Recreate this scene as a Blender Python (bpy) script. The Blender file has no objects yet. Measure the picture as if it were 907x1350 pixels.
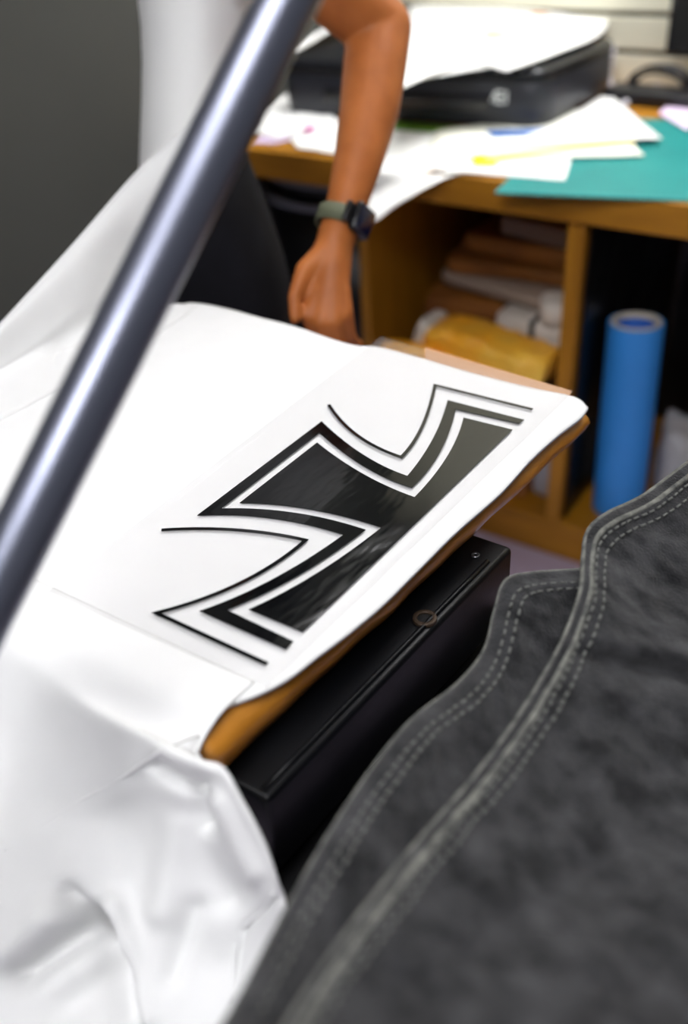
import bpy, bmesh, math, random
import numpy as np
from mathutils import Vector, Matrix, noise
random.seed(7)
S = bpy.context.scene
COL = S.collection

# ------------------------------------------------------------------ camera
FPX, PX0, PY0, CAMZ = 1290.0, 453.5, 675.0, 1.42
pitch, roll, yaw = math.radians(34.2), math.radians(-3.5), math.atan2(.589, .808)
_fw = np.array([0, math.cos(pitch), -math.sin(pitch)])
_u0 = np.array([0, math.sin(pitch), math.cos(pitch)]); _r0 = np.array([1., 0, 0])
_r = math.cos(roll)*_r0 + math.sin(roll)*_u0
_u = -math.sin(roll)*_r0 + math.cos(roll)*_u0
_R = np.array([[math.cos(yaw), -math.sin(yaw), 0], [math.sin(yaw), math.cos(yaw), 0], [0, 0, 1]])
RT, UP, FW = _R@_r, _R@_u, _R@_fw
CAM = np.array([0, 0, CAMZ])
def ray(x, y): return FW + (x-PX0)/FPX*RT - (y-PY0)/FPX*UP
def at_d(x, y, d): return CAM + ray(x, y)*d
def at_z(x, y, z):
    d = ray(x, y); return CAM + d*(z-CAMZ)/d[2]
def at_y(x, y, Y):
    d = ray(x, y); return CAM + d*Y/d[1]
def at_x(x, y, X):
    d = ray(x, y); return CAM + d*X/d[0]
def pix(p):
    q = np.asarray(p, float)-CAM; w = q@FW
    return PX0+FPX*(q@RT)/w, PY0-FPX*(q@UP)/w
cam = bpy.data.cameras.new('camera'); co = bpy.data.objects.new('camera', cam); COL.objects.link(co)
co.matrix_world = Matrix([[RT[0], UP[0], -FW[0], 0], [RT[1], UP[1], -FW[1], 0], [RT[2], UP[2], -FW[2], CAMZ], [0, 0, 0, 1]])
cam.sensor_fit = 'VERTICAL'; cam.sensor_height = 36; cam.lens = FPX/1350*36
cam.clip_start = .02
cam.dof.use_dof = True; cam.dof.focus_distance = .90; cam.dof.aperture_fstop = 2.3
S.camera = co
# ------------------------------------------------------------------ world, lights, exposure
wd = bpy.data.worlds.new('world'); S.world = wd; wd.use_nodes = True
wd.node_tree.nodes['Background'].inputs[0].default_value = (.86, .92, 1, 1)
wd.node_tree.nodes['Background'].inputs[1].default_value = .12
S.view_settings.view_transform = 'Standard'; S.view_settings.look = 'None'
S.view_settings.gamma = 1; S.view_settings.use_curve_mapping = False
S.view_settings.exposure = 0.28
LAMPS = (12.5, 27.0, 15.0)     # diffuser strengths: over the press, added fill behind the viewer, over the worktop

# ------------------------------------------------------------------ materials
def lin(c):
    o = []
    for v in c[:3]:
        v /= 255.; o.append(v/12.92 if v <= .04045 else ((v+.055)/1.055)**2.4)
    return (*o, 1)
def mat(name, rgb, rough=.6, metal=0, spec=.5, var=0, vscale=8, stretch=(1, 1, 1), rgb2=None, bump=0, bscale=60, coat=0, sheen=0, detail=4, contrast=(.3, .7), sss=0, bdist=.002):
    m = bpy.data.materials.new(name); m.use_nodes = True
    nt = m.node_tree; b = nt.nodes['Principled BSDF']
    b.inputs['Roughness'].default_value = rough; b.inputs['Metallic'].default_value = metal
    b.inputs['Specular IOR Level'].default_value = spec; b.inputs['Coat Weight'].default_value = coat
    b.inputs['Sheen Weight'].default_value = sheen
    if sss:
        b.inputs['Subsurface Weight'].default_value = sss; b.inputs['Subsurface Radius'].default_value = (.01, .004, .002)
    c = lin(rgb); b.inputs['Base Color'].default_value = c
    tc = nt.nodes.new('ShaderNodeTexCoord'); mp = nt.nodes.new('ShaderNodeMapping')
    mp.inputs['Scale'].default_value = stretch; nt.links.new(tc.outputs['Object'], mp.inputs[0])
    if var or rgb2:
        n = nt.nodes.new('ShaderNodeTexNoise'); n.inputs['Scale'].default_value = vscale; n.inputs['Detail'].default_value = detail
        nt.links.new(mp.outputs[0], n.inputs['Vector'])
        r = nt.nodes.new('ShaderNodeValToRGB')
        r.color_ramp.elements[0].position, r.color_ramp.elements[1].position = contrast
        r.color_ramp.elements[0].color = tuple(min(1, x*(1-var)) for x in c[:3])+(1,)
        r.color_ramp.elements[1].color = lin(rgb2) if rgb2 else tuple(min(1, x*(1+var)) for x in c[:3])+(1,)
        nt.links.new(n.outputs['Fac'], r.inputs[0]); nt.links.new(r.outputs[0], b.inputs['Base Color'])
    if bump:
        n2 = nt.nodes.new('ShaderNodeTexNoise'); n2.inputs['Scale'].default_value = bscale; n2.inputs['Detail'].default_value = 3
        nt.links.new(mp.outputs[0], n2.inputs['Vector'])
        bp = nt.nodes.new('ShaderNodeBump'); bp.inputs['Strength'].default_value = bump; bp.inputs['Distance'].default_value = bdist
        nt.links.new(n2.outputs['Fac'], bp.inputs['Height']); nt.links.new(bp.outputs[0], b.inputs['Normal'])
    return m
def emis(name, rgb, s):
    m = bpy.data.materials.new(name); m.use_nodes = True; nt = m.node_tree
    b = nt.nodes['Principled BSDF']; b.inputs['Emission Color'].default_value = lin(rgb); b.inputs['Emission Strength'].default_value = s
    return m
def clear(name, rgb, trans=.9, rough=.05):
    m = bpy.data.materials.new(name); m.use_nodes = True; nt = m.node_tree
    b = nt.nodes['Principled BSDF']; b.inputs['Base Color'].default_value = lin(rgb); b.inputs['Roughness'].default_value = rough
    t = nt.nodes.new('ShaderNodeBsdfTransparent'); mx = nt.nodes.new('ShaderNodeMixShader'); mx.inputs[0].default_value = trans
    t.inputs[0].default_value = (.985, .985, .985, 1)
    o = nt.nodes['Material Output']
    nt.links.new(b.outputs[0], mx.inputs[1]); nt.links.new(t.outputs[0], mx.inputs[2]); nt.links.new(mx.outputs[0], o.inputs[0])
    return m
M_ = dict(
    cotton=mat('white_cotton', (219, 219, 219), .9, spec=.15, bump=.25, bscale=900, sheen=.1, bdist=.0006, var=.015, vscale=30),
    shirt=mat('white_jersey', (243, 243, 241), .9, spec=.15, bump=.2, bscale=500),
    vinyl=mat('black_vinyl', (3, 4, 6), .09, spec=.32, bump=.35, bscale=22, stretch=(1, .35, 1), bdist=.003),
    film=clear('clear_film', (232, 230, 232), .935, .12),
    tan=mat('tan_tape', (156, 98, 26), .33, spec=.5, rgb2=(194, 130, 46), vscale=14, stretch=(2, 1, 3), bump=.6, bscale=30, bdist=.004, coat=.2),
    black=mat('black_powder_coat', (6, 7, 10), .36, spec=.22, bump=.15, bscale=400, bdist=.0008),
    black2=mat('black_steel', (6, 6, 8), .7, spec=.15),
    hole=mat('worn_rim', (60, 46, 34), .5, metal=.4),
    void=mat('dark_recess', (4, 4, 5), .9),
    tube=mat('satin_grey_metal', (120, 123, 138), .33, metal=.85, spec=.6, bump=.15, bscale=25, bdist=.002),
    denim=mat('charcoal_denim', (20, 20, 22), .95, spec=.1, rgb2=(58, 58, 60), vscale=42, detail=9, contrast=(.32, .75), bump=.9, bscale=520, sheen=.12, bdist=.0015),
    denim_edge=mat('worn_denim_edge', (66, 67, 66), .95, spec=.1, rgb2=(122, 122, 116), vscale=90, detail=6, bump=1, bscale=330, bdist=.002),
    thread=mat('grey_thread', (96, 97, 94), .9, spec=.1),
    skin=mat('tan_skin', (158, 89, 40), .5, spec=.3, rgb2=(180, 106, 52), vscale=20, sss=.12, bump=.15, bscale=180),
    trousers=mat('black_twill', (13, 13, 17), .9, spec=.15, rgb2=(20, 20, 26), vscale=15, bump=.5, bscale=14, bdist=.01),
    olive=mat('olive_strap', (84, 88, 66), .7),
    wblack=mat('watch_black', (10, 10, 14), .3),
    screen=mat('watch_glass', (14, 18, 42), .08, spec=.7),
    wood=mat('amber_plywood', (150, 98, 16), .45, rgb2=(184, 126, 30), vscale=5, stretch=(1, 1, 6), spec=.4, bump=.1, bscale=40),
    wood_v=mat('amber_plywood_upright', (150, 98, 16), .45, rgb2=(184, 126, 30), vscale=5, stretch=(5, 5, .7), spec=.4, bump=.1, bscale=40),
    shade_black=mat('cubby_shade_black', (8, 9, 9), .35, spec=.3, bump=.8, bscale=14, bdist=.01), ply_shade=mat('shade_dark_plywood', (34, 20, 8), .8, rgb2=(42, 26, 10), vscale=5),  # both colours carry the shade inside the cubbies
    blue=mat('blue_vinyl', (54, 142, 224), .42, spec=.5, var=.06, vscale=4),
    blue_in=mat('blue_inside', (20, 92, 190), .6),
    card=mat('pale_cardboard', (205, 196, 178), .8, var=.08, vscale=30),
    kraft=mat('kraft_paper', (150, 94, 44), .7, rgb2=(178, 116, 60), vscale=10, bump=.4, bscale=20, bdist=.004),
    brown=mat('brown_envelope', (118, 68, 18), .7, rgb2=(150, 92, 28), vscale=10, bump=.9, bscale=20, bdist=.005),
    orange=mat('orange_plastic', (255, 170, 22), .35, rgb2=(255, 206, 82), vscale=9, bump=.7, bscale=16, bdist=.008),
    paper=mat('white_paper', (246, 246, 243), .8, spec=.2),
    paper2=mat('cream_paper', (250, 250, 236), .8, spec=.2),
    lilac=mat('lilac_paper', (226, 205, 232), .8, spec=.2),
    pink=mat('magenta_card', (214, 60, 170), .7),
    yellow=mat('yellow_tab', (226, 226, 20), .7),
    lemon=mat('pale_yellow_stripe', (255, 240, 150), .7),
    green=mat('green_card', (84, 130, 10), .7),
    cyan=mat('blue_tape', (24, 104, 190), .6),
    teal=mat('teal_cutting_mat', (24, 128, 126), .5, spec=.4, rgb2=(32, 140, 136), vscale=6),
    teal_l=mat('teal_mat_edge', (92, 170, 166), .5),
    print_body=mat('printer_black', (36, 38, 46), .38, spec=.5, bump=.05, bscale=300),
    print_dk=mat('printer_dark', (22, 23, 28), .25),
    ink=mat('orange_print', (236, 148, 40), .8), ink2=mat('red_print', (220, 120, 96), .8),
    white_mark=mat('white_mark', (225, 228, 228), .6),
    cable=mat('black_cable', (20, 20, 24), .4), wcable=mat('white_cable', (215, 212, 220), .5),
    bin=mat('black_bin', (14, 14, 17), .35), rim=mat('bin_rim', (128, 130, 138), .35),
    slat=mat('beige_slat', (222, 219, 198), .55, var=.04, vscale=3), groove=mat('slat_groove', (84, 78, 62), .8),
    grey=mat('dark_grey_paint', (64, 65, 61), .8, var=.05, vscale=4, bump=.1, bscale=200),
    floor=mat('lilac_grey_floor', (176, 162, 184), .6, var=.06, vscale=3),
    ceil=mat('white_ceiling', (225, 225, 220), .9),
    lampf=mat('lamp_frame', (220, 220, 220), .5), lampd=[emis('lamp_diffuser', (250, 250, 252), k) for k in LAMPS],
    hair=mat('dark_hair', (18, 14, 12), .6), grey_cloth=mat('grey_packet', (150, 132, 118), .6),
    wpack=mat('white_packet', (214, 206, 196), .5, bump=.5, bscale=15, bdist=.005), poly=clear('clear_polybag', (205, 208, 214), .55, .2),
    release=mat('tan_release_sheet', (170, 120, 70), .5),
    steel=mat('dull_steel', (120, 120, 124), .35, metal=.9),
)

# ------------------------------------------------------------------ mesh building
ORG = {}
def crom(P, t):
    n = len(P); x = t*(n-1); i = min(int(x), n-2); f = x-i
    p1, p2 = P[i], P[i+1]
    p0 = P[i-1] if i > 0 else 2*p1-p2
    p3 = P[i+2] if i+2 < n else 2*p2-p1
    return .5*((2*p1)+(p2-p0)*f+(2*p0-5*p1+4*p2-p3)*f*f+(3*p1-p0-3*p2+p3)*f**3)
def curve(pts, n):
    P = [np.asarray(p, float) for p in pts]
    return [crom(P, i/(n-1)) for i in range(n)]
def patch_pts(grid, nu, nv):
    rows = [curve(r, nu) for r in grid]
    return [[c for c in col] for col in zip(*[curve([rows[j][i] for j in range(len(rows))], nv) for i in range(nu)])]
class MB:
    def __init__(s): s.v = []; s.f = []
    def add(s, v, f):
        k = len(s.v); s.v += [tuple(map(float, p)) for p in v]; s.f += [tuple(i+k for i in q) for q in f]; return s
    def box(s, c, d, rz=0, tilt=None):
        c = np.asarray(c, float); m = Matrix.Rotation(rz, 3, 'Z')
        if tilt: m = m @ Matrix.Rotation(tilt[1], 3, tilt[0])
        v = []
        for x in (-1, 1):
            for y in (-1, 1):
                for z in (-1, 1): v.append(c+np.array(m @ Vector((x*d[0]/2, y*d[1]/2, z*d[2]/2))))
        return s.add(v, [(0, 1, 3, 2), (4, 6, 7, 5), (0, 4, 5, 1), (2, 3, 7, 6), (0, 2, 6, 4), (1, 5, 7, 3)])
    def span(s, a, b): return s.box([(p+q)/2 for p, q in zip(a, b)], [abs(q-p) for p, q in zip(a, b)])
    def tube(s, pts, r, n=14, cap=True, flat=None):
        P = [Vector(p) for p in pts]; R = r if isinstance(r, (list, tuple)) else [r]*len(P)
        rings = []; ref = None
        for i, p in enumerate(P):
            t = (P[min(i+1, len(P)-1)]-P[max(i-1, 0)]).normalized()
            if ref is None:
                a = Vector((0, 0, 1)) if abs(t.z) < .9 else Vector((1, 0, 0)); ref = (a-t*a.dot(t)).normalized()
            else: ref = (ref-t*ref.dot(t)).normalized()
            b = t.cross(ref)
            rings.append([p+ref*R[i]*math.cos(2*math.pi*k/n)+b*R[i]*math.sin(2*math.pi*k/n)*(flat or 1) for k in range(n)])
        return s.loft(rings, cap)
    def loft(s, rings, cap=True):
        n = len(rings[0]); v = [p for r in rings for p in r]; f = []
        for i in range(len(rings)-1):
            for k in range(n): f.append((i*n+k, i*n+(k+1) % n, (i+1)*n+(k+1) % n, (i+1)*n+k))
        if cap: f += [tuple(reversed(range(n))), tuple(range((len(rings)-1)*n, len(rings)*n))]
        return s.add(v, f)
    def ell(s, secs, n=28, cap=True, ax=(1, 0), wob=0):
        # secs: (x, y, z, half length along ax, half width across)
        a = np.array([*ax, 0]); b = np.array([-ax[1], ax[0], 0]); rings = []
        for (x, y, z, p, q) in secs:
            ring = []
            for k in range(n):
                th = 2*math.pi*k/n; w = 1+wob*noise.noise((math.cos(th)*2, math.sin(th)*2, z*9))
                ring.append(np.array([x, y, z])+a*p*w*math.cos(th)+b*q*w*math.sin(th))
            rings.append(ring)
        return s.loft(rings, cap)
    def grid(s, G):
        n, m = len(G), len(G[0]); v = [p for r in G for p in r]
        return s.add(v, [(i*m+j, i*m+j+1, (i+1)*m+j+1, (i+1)*m+j) for i in range(n-1) for j in range(m-1)])
    def prism(s, poly, off):
        n = len(poly); a = [np.asarray(p, float) for p in poly]; off = np.asarray(off, float)
        v = a+[p+off for p in a]
        return s.add(v, [tuple(range(n-1, -1, -1)), tuple(range(n, 2*n))]+[(i, (i+1) % n, n+(i+1) % n, n+i) for i in range(n)])
    def lump(s, c, d, rz=0, e=.35, nz=0, seed=0, nu=28, nvv=14, tilt=None):
        m = Matrix.Rotation(rz, 3, 'Z')
        if tilt: m = m @ Matrix.Rotation(tilt[1], 3, tilt[0])
        pw = lambda x: math.copysign(abs(x)**e, x)
        rings = []
        for j in range(nvv+1):
            ph = -math.pi/2+math.pi*j/nvv; ph = max(min(ph, 1.5), -1.5); ring = []
            for k in range(nu):
                th = 2*math.pi*k/nu
                p = Vector((pw(math.cos(ph))*pw(math.cos(th))*d[0]/2, pw(math.cos(ph))*pw(math.sin(th))*d[1]/2, pw(math.sin(ph))*d[2]/2))
                if nz: p += Vector(p).normalized()*nz*noise.noise((p.x*18+seed*7.3, p.y*18, p.z*30))
                ring.append(np.asarray(c, float)+np.array(m @ p))
            rings.append(ring)
        return s.loft(rings)
    def ring(s, c, axis, ro, ri, h, n=40):
        ax = Vector(axis).normalized(); a = ax.orthogonal().normalized(); b = ax.cross(a); c = Vector(c)
        prof = [(ri, -h/2), (ro, -h/2), (ro, h/2), (ri, h/2)]; v = []; f = []
        for k in range(n):
            t = 2*math.pi*k/n; d = a*math.cos(t)+b*math.sin(t)
            for r, z in prof: v.append(c+d*r+ax*z)
        for k in range(n):
            for q in range(4): f.append((k*4+q, k*4+(q+1) % 4, ((k+1) % n)*4+(q+1) % 4, ((k+1) % n)*4+q))
        return s.add(v, f)
    def build(s, name, m, parent=None, org=None, bevel=0, solid=0, sub=0, smooth=True, seg=3, off=-1, tri=False):
        if parent is not None: org = ORG[parent.name]
        if org is None:
            a = np.array(s.v); org = np.array([*(a.min(0)[:2]+a.max(0)[:2])/2, a[:, 2].min()])
        me = bpy.data.meshes.new(name); org = np.asarray(org, float)
        me.from_pydata([tuple(np.array(p)-org) for p in s.v], [], s.f); me.update()
        bm = bmesh.new(); bm.from_mesh(me)
        if tri: bmesh.ops.triangulate(bm, faces=[f for f in bm.faces if len(f.verts) > 4], ngon_method='EAR_CLIP')
        bmesh.ops.recalc_face_normals(bm, faces=bm.faces); bm.to_mesh(me); bm.free()
        o = bpy.data.objects.new(name, me); COL.objects.link(o); ORG[o.name] = org
        me.materials.append(M_[m] if isinstance(m, str) else m)
        for p in me.polygons: p.use_smooth = smooth
        if parent is not None: o.parent = parent
        else: o.location = org
        if sub:
            x = o.modifiers.new('subdivision', 'SUBSURF'); x.levels = x.render_levels = sub
        if solid:
            x = o.modifiers.new('thickness', 'SOLIDIFY'); x.thickness = solid; x.offset = off
        if bevel:
            x = o.modifiers.new('bevel', 'BEVEL'); x.width = bevel; x.segments = seg; x.limit_method = 'ANGLE'; x.angle_limit = .6
            x.harden_normals = False
        return o
def tag(o, label=None, cat=None, group=None, kind=None):
    if label: o['label'] = label
    if cat: o['category'] = cat
    if group: o['group'] = group
    if kind: o['kind'] = kind
    return o
def thing(name, loc, label, cat, group=None):
    o = bpy.data.objects.new(name, None); COL.objects.link(o); o.location = tuple(map(float, loc)); ORG[o.name] = np.asarray(loc, float)
    o.empty_display_size = .05
    return tag(o, label, cat, group)

# ------------------------------------------------------------------ the room
XL, YB, ZC = -1.75, 2.70, 2.75
tag(MB().span((XL-.1, -1.6, -.05), (1.6, YB+.1, 0)).build('floor', 'floor', smooth=False), kind='structure')
tag(MB().span((XL-.1, -1.6, ZC), (1.6, YB+.1, ZC+.08)).build('ceiling', 'ceil', smooth=False), kind='structure')
tag(MB().span((XL-.08, -1.6, 0), (XL, YB+.1, ZC)).build('wall_left', 'grey', smooth=False), kind='structure')
wb = tag(MB().span((XL, YB+.018, 0), (1.6, YB+.1, ZC)).build('wall_back', 'groove', smooth=False), kind='structure')
g1, g2 = at_y(812, 18, YB)[2], at_y(812, 68, YB)[2]; sp = g1-g2
mb = MB(); z = g2-sp*math.floor(g2/sp)-sp
while z < ZC:
    lo, hi = max(z+.007, .001), min(z+sp-.007, ZC-.001)
    if hi > lo: mb.span((XL+.002, YB, lo), (1.598, YB+.02, hi))
    z += sp
mb.build('slat', 'slat', wb, bevel=.003, smooth=False)
for i, (x, y, lx, ly, lab) in enumerate([(-.10, -.10, 1.25, .42, 'white ceiling light panel straight above the near edge of the press'), (.05, -1.25, 1.25, .42, 'white ceiling light panel added out of view as fill, farthest from the slat wall'), (-.75, 2.12, 1.60, .62, 'white ceiling light panel over the worktop by the slat wall')]):  # second panel is unseen, added as fill for near-facing surfaces
    t = thing('ceiling_light', (x, y, ZC-.06), lab, 'ceiling light')
    fr = MB()
    for sx in (-1, 1):
        fr.box((x+sx*(lx/2+.015), y, ZC-.03), (.03, ly+.06, .06)); fr.box((x, y+sx*(ly/2+.015), ZC-.03), (lx, .03, .06))
    fr.build('frame', 'lampf', t, smooth=False)
    MB().box((x, y, ZC-.03), (lx, ly, .02)).build('diffuser', M_['lampd'][i], t, smooth=False)

# ------------------------------------------------------------------ counter
CZ, CF = .863, 1.775          # worktop height, front
t = thing('worktop', (-.6, 2.2, .80), 'amber plywood worktop running along the slat wall, strewn with papers', 'worktop')
MB().span((XL+.005, CF+.02, .825), (.75, YB-.004, CZ)).build('top_board', 'wood', t, bevel=.003, smooth=False)
MB().span((XL+.005, CF-.004, .80), (.75, CF+.019, CZ-.0005)).build('front_edge', 'wood', t, bevel=.004, smooth=False)
cab = thing('open_cabinet', (-.4, 2.1, 0), 'amber plywood open cabinet with two cubbies under the worktop', 'cabinet')
CT = .797
MB().span((-1.215, 1.785, 0), (-1.19, 2.42, CT)).build('side_panel', 'wood_v', cab, bevel=.002, smooth=False)
MB().span((.60, 1.785, 0), (.625, 2.42, CT)).build('side_panel', 'wood_v', cab, bevel=.002, smooth=False)
MB().span((-.722, 1.785, .10), (-.688, 2.40, CT)).build('divider', 'wood_v', cab, bevel=.003, smooth=False)
MB().span((-1.189, 1.81, .078), (.599, 2.40, .098)).build('bottom_shelf', 'wood', cab, smooth=False)
MB().span((-1.189, 1.785, 0), (.599, 1.808, .098)).build('bottom_rail', 'wood', cab, bevel=.003, smooth=False)
MB().span((-1.189, 2.402, .0), (.599, 2.418, CT)).build('back_panel', 'ply_shade', cab, smooth=False)  # darker than the other boards, shade put into its colour

# ------------------------------------------------------------------ things in the left cubby
SH = .0985
mb = MB().span((-1.13, 1.835, SH), (-.80, 2.30, .40))
b = mb.build('cardboard_box', 'kraft', bevel=.004, smooth=False); tag(b, 'tan cardboard box on the bottom shelf under the orange bundles', 'box')
c = np.array([-.765, 1.90, SH])
tag(MB().lump(c+(0, 0, .075), (.055, .11, .15), e=.5, nz=.012, seed=3).build('plastic_bag', 'poly'), 'crumpled clear plastic bag between the cardboard box and the cabinet divider', 'bag')
# boards carrying the pile
zb = .4005
def parcel(name, m, c, d, rz, e, nz, seed, label, cat, group=None, tilt=None, band=None):
    t = thing(name, (c[0], c[1], c[2]-d[2]/2), label, cat, group)
    MB().lump(c, d, rz, e, nz, seed, nu=36, nvv=16, tilt=tilt).build('wrapping' if not band else 'carton', m, t)
    if band:
        w = MB(); k = np.array([math.cos(rz), math.sin(rz)])
        w.box((c[0]+k[0]*d[0]*band[0], c[1]+k[1]*d[0]*band[0], c[2]), (band[1], d[1]*1.01, d[2]*1.02), rz); w.build('strap', band[2], t, bevel=.003)
    return t
parcel('parcel', 'brown', (-.945, 2.06, zb+.032), (.36, .40, .062), .05, .16, .012, 1, 'flat brown parcel lying directly on the cardboard box', 'parcel', 'brown parcels piled in the left cubby')
parcel('parcel', 'wpack', (-.835, 2.02, zb+.096), (.19, .26, .06), .0, .22, .004, 2, 'white carton with a dark strap beside the cabinet divider', 'parcel', band=(.02, .014, 'cable'))
parcel('parcel', 'brown', (-1.05, 2.10, zb+.095), (.20, .34, .06), .1, .16, .012, 4, 'brown parcel left of the strapped white carton', 'parcel')
parcel('parcel', 'grey_cloth', (-.93, 2.12, zb+.150), (.34, .34, .034), -.15, .16, .010, 5, 'flat grey packet in the middle of the parcel pile', 'parcel')
parcel('parcel', 'brown', (-.94, 2.14, zb+.186), (.36, .30, .036), .12, .16, .012, 6, 'thin brown parcel above the flat grey packet', 'parcel')
parcel('parcel', 'brown', (-.91, 2.15, zb+.232), (.32, .28, .05), -.06, .16, .013, 7, 'thick brown parcel just below the topmost grey packet', 'parcel')
parcel('parcel', 'grey_cloth', (-.85, 2.15, zb+.280), (.24, .28, .044), -.2, .16, .010, 8, 'topmost grey packet of the parcel pile', 'parcel')
parcel('parcel', 'wpack', (-.785, 1.93, zb+.154), (.085, .10, .05), .4, .5, .008, 9, 'small crumpled white packet on top of the strapped white carton', 'parcel')
# the two orange bundles at the front
p0, p1 = at_y(560, 432, 1.80), at_y(738, 486, 1.80)
def bundle(a, bb, w, h, label, seed, white=None):
    a, bb = np.asarray(a), np.asarray(bb); t = thing('orange_bundle', (*((a+bb)/2)[:2], min(a[2], bb[2])-h/2), label, 'bundle')
    P = curve([a, (a*2+bb)/3+(0, 0, .006), (a+bb*2)/3-(0, 0, .002), bb], 44); ax = Vector(bb-a).normalized()
    side = Vector((0, 0, 1)).cross(ax).normalized(); up = ax.cross(side); rings = []
    for i, p in enumerate(P):
        u = i/43; k = (1-abs(2*u-1)**6)*.22+.78; ring = []
        for q in range(44):
            th = 2*math.pi*q/44; pw = lambda x: math.copysign(abs(x)**.5, x)
            wr = 1+.16*noise.noise((u*9, math.cos(th)*1.5+seed, math.sin(th)*1.5))+.13*(.5-abs(noise.noise((u*5+seed, math.cos(th)*4, math.sin(th)*4))))
            ring.append(Vector(p)+side*pw(math.cos(th))*w/2*k*wr+up*pw(math.sin(th))*h/2*k*wr)
        rings.append(ring)
    MB().loft(rings).build('wrapping', 'orange', t)
    if white:
        c = a-np.array(ax)*.010
        MB().lump(c+(0, 0, .004), (.035, w*.8, h*1.12), math.atan2(ax.y, ax.x), .35, .004, 3, tilt=('Y', .25)).build('paper_sleeve', 'wpack', t)
    return t
bundle(at_y(508, 460, 1.73), at_y(650, 502, 1.73), .05, .045, 'lower orange bundle mostly hidden by the white shirt edge', 2)
bundle(at_y(572, 437, 1.80), at_y(728, 482, 1.80), .12, .062, 'bright orange plastic bundle with a white paper end', 5, True)
# ------------------------------------------------------------------ right cubby
rt = at_y(839, 424, 1.92); rbm = np.array([rt[0]+.012, 1.915, SH])
t = thing('vinyl_roll', rbm, 'tall blue vinyl roll standing on end in the right cubby', 'roll')
ax = Vector(rt-rbm); L = ax.length
mb = MB(); a = ax.normalized(); e1 = a.orthogonal().normalized(); e2 = a.cross(e1); RO = .0585
def ringp(c, r, n=48): return [Vector(c)+e1*r*math.cos(2*math.pi*k/n)+e2*r*math.sin(2*math.pi*k/n) for k in range(n)]
mb.loft([ringp(rbm, RO), ringp(rt, RO), ringp(rt, RO-.006), ringp(rbm, RO-.006), ringp(rbm, RO)], cap=False)
mb.build('vinyl', 'blue', t, bevel=.0015)
cr = MB().loft([ringp(rbm, RO-.0062), ringp(Vector(rt)+a*.002, RO-.0062), ringp(Vector(rt)+a*.002, RO-.016), ringp(rbm, RO-.016), ringp(rbm, RO-.0062)], cap=False).build('core', 'card', t, bevel=.0015)
MB().loft([ringp(Vector(rbm), RO-.0165), ringp(Vector(rt)-a*.008, RO-.0165), ringp(Vector(rt)-a*.008, RO-.019), ringp(rbm, RO-.019), ringp(rbm, RO-.0165)], cap=False).build('liner', 'blue_in', t)
c = np.array([at_y(893, 610, 1.95)[0], 1.97, SH])
tag(MB().lump(c+(0, 0, .12), (.11, .16, .24), .3, .6, .03, 11).build('plastic_bag', 'poly'), 'crumpled clear plastic bag right of the blue roll', 'bag')
c = np.array([-.655, 2.03, SH])
tag(MB().lump(c+(0, 0, .09), (.05, .16, .18), 0, .5, .012, 12).build('plastic_bag', 'poly'), 'clear plastic bag squeezed between the divider and the blue roll', 'bag')

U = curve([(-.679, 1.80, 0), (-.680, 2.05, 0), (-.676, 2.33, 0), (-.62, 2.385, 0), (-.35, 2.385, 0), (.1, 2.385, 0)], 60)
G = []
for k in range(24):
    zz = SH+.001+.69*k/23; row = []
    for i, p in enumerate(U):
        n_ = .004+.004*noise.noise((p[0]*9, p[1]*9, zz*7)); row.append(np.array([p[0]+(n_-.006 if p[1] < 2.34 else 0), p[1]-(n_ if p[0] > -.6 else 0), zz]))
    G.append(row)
tag(MB().grid(G).build('shade_liner', 'shade_black', solid=.0008, off=0), 'black sheet added to stand in for shade round the right cubby, behind the blue roll', 'bag')  # added sheet, its black stands in for the cubby's shade
# ------------------------------------------------------------------ bin under the left end
cx, cy = at_y(395, 255, 2.05)[:2]
t = thing('bin', (cx, cy, 0), 'black round bin under the left end of the worktop', 'bin')
zr = at_y(395, 272, 1.93)[2]; rb = .235
cx, cy = at_y(400, 270, 1.93)[0], 1.93+rb
MB().ell([(cx, cy, .0, rb*.78, rb*.78), (cx, cy, zr, rb, rb)], n=56).build('body', 'bin', t)
MB().ring((cx, cy, zr), (0, 0, 1), rb+.012, rb-.01, .018, 56).build('rim', 'rim', t, bevel=.004)
zr2 = at_y(395, 243, 1.94)[2]
MB().ell([(cx, cy, zr+.0095, rb*.96, rb*.96), (cx, cy, zr2, rb*.97, rb*.97)], n=56).build('lid', 'bin', t)
MB().ring((cx, cy, zr2), (0, 0, 1), rb+.004, rb-.03, .014, 56).build('lid_rim', 'rim', t, bevel=.004)

# ------------------------------------------------------------------ on the worktop
mz = CZ+.0005
q = [at_z(652, 256, mz), at_z(925, 256, mz), np.array([-.47, 2.40, mz]), np.array([-.95, 2.30, mz])]
q[1] = np.array([-.44, 1.80, mz])
poly = [np.array([p[0], p[1], mz]) for p in q]
t = thing('cutting_mat', (*np.mean(poly, 0)[:2], mz), 'teal self-healing cutting mat at the right end of the worktop', 'cutting mat')
MB().prism(poly, (0, 0, .003)).build('mat_sheet', 'teal', t, smooth=False)
a_, b_ = poly[0], poly[1]
e = MB()
for i in range(0, 30):
    k = a_+(b_-a_)*(i/29.); e.box((k[0], k[1]+.012, mz+.0032), (.0012, .012, .0004))
e.box(((a_+b_)/2+(0, .02, .0032)), (abs(b_[0]-a_[0]), .0012, .0004), math.atan2(b_[1]-a_[1], b_[0]-a_[0]))
e.build('scale_lines', 'teal_l', t, smooth=False)
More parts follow.
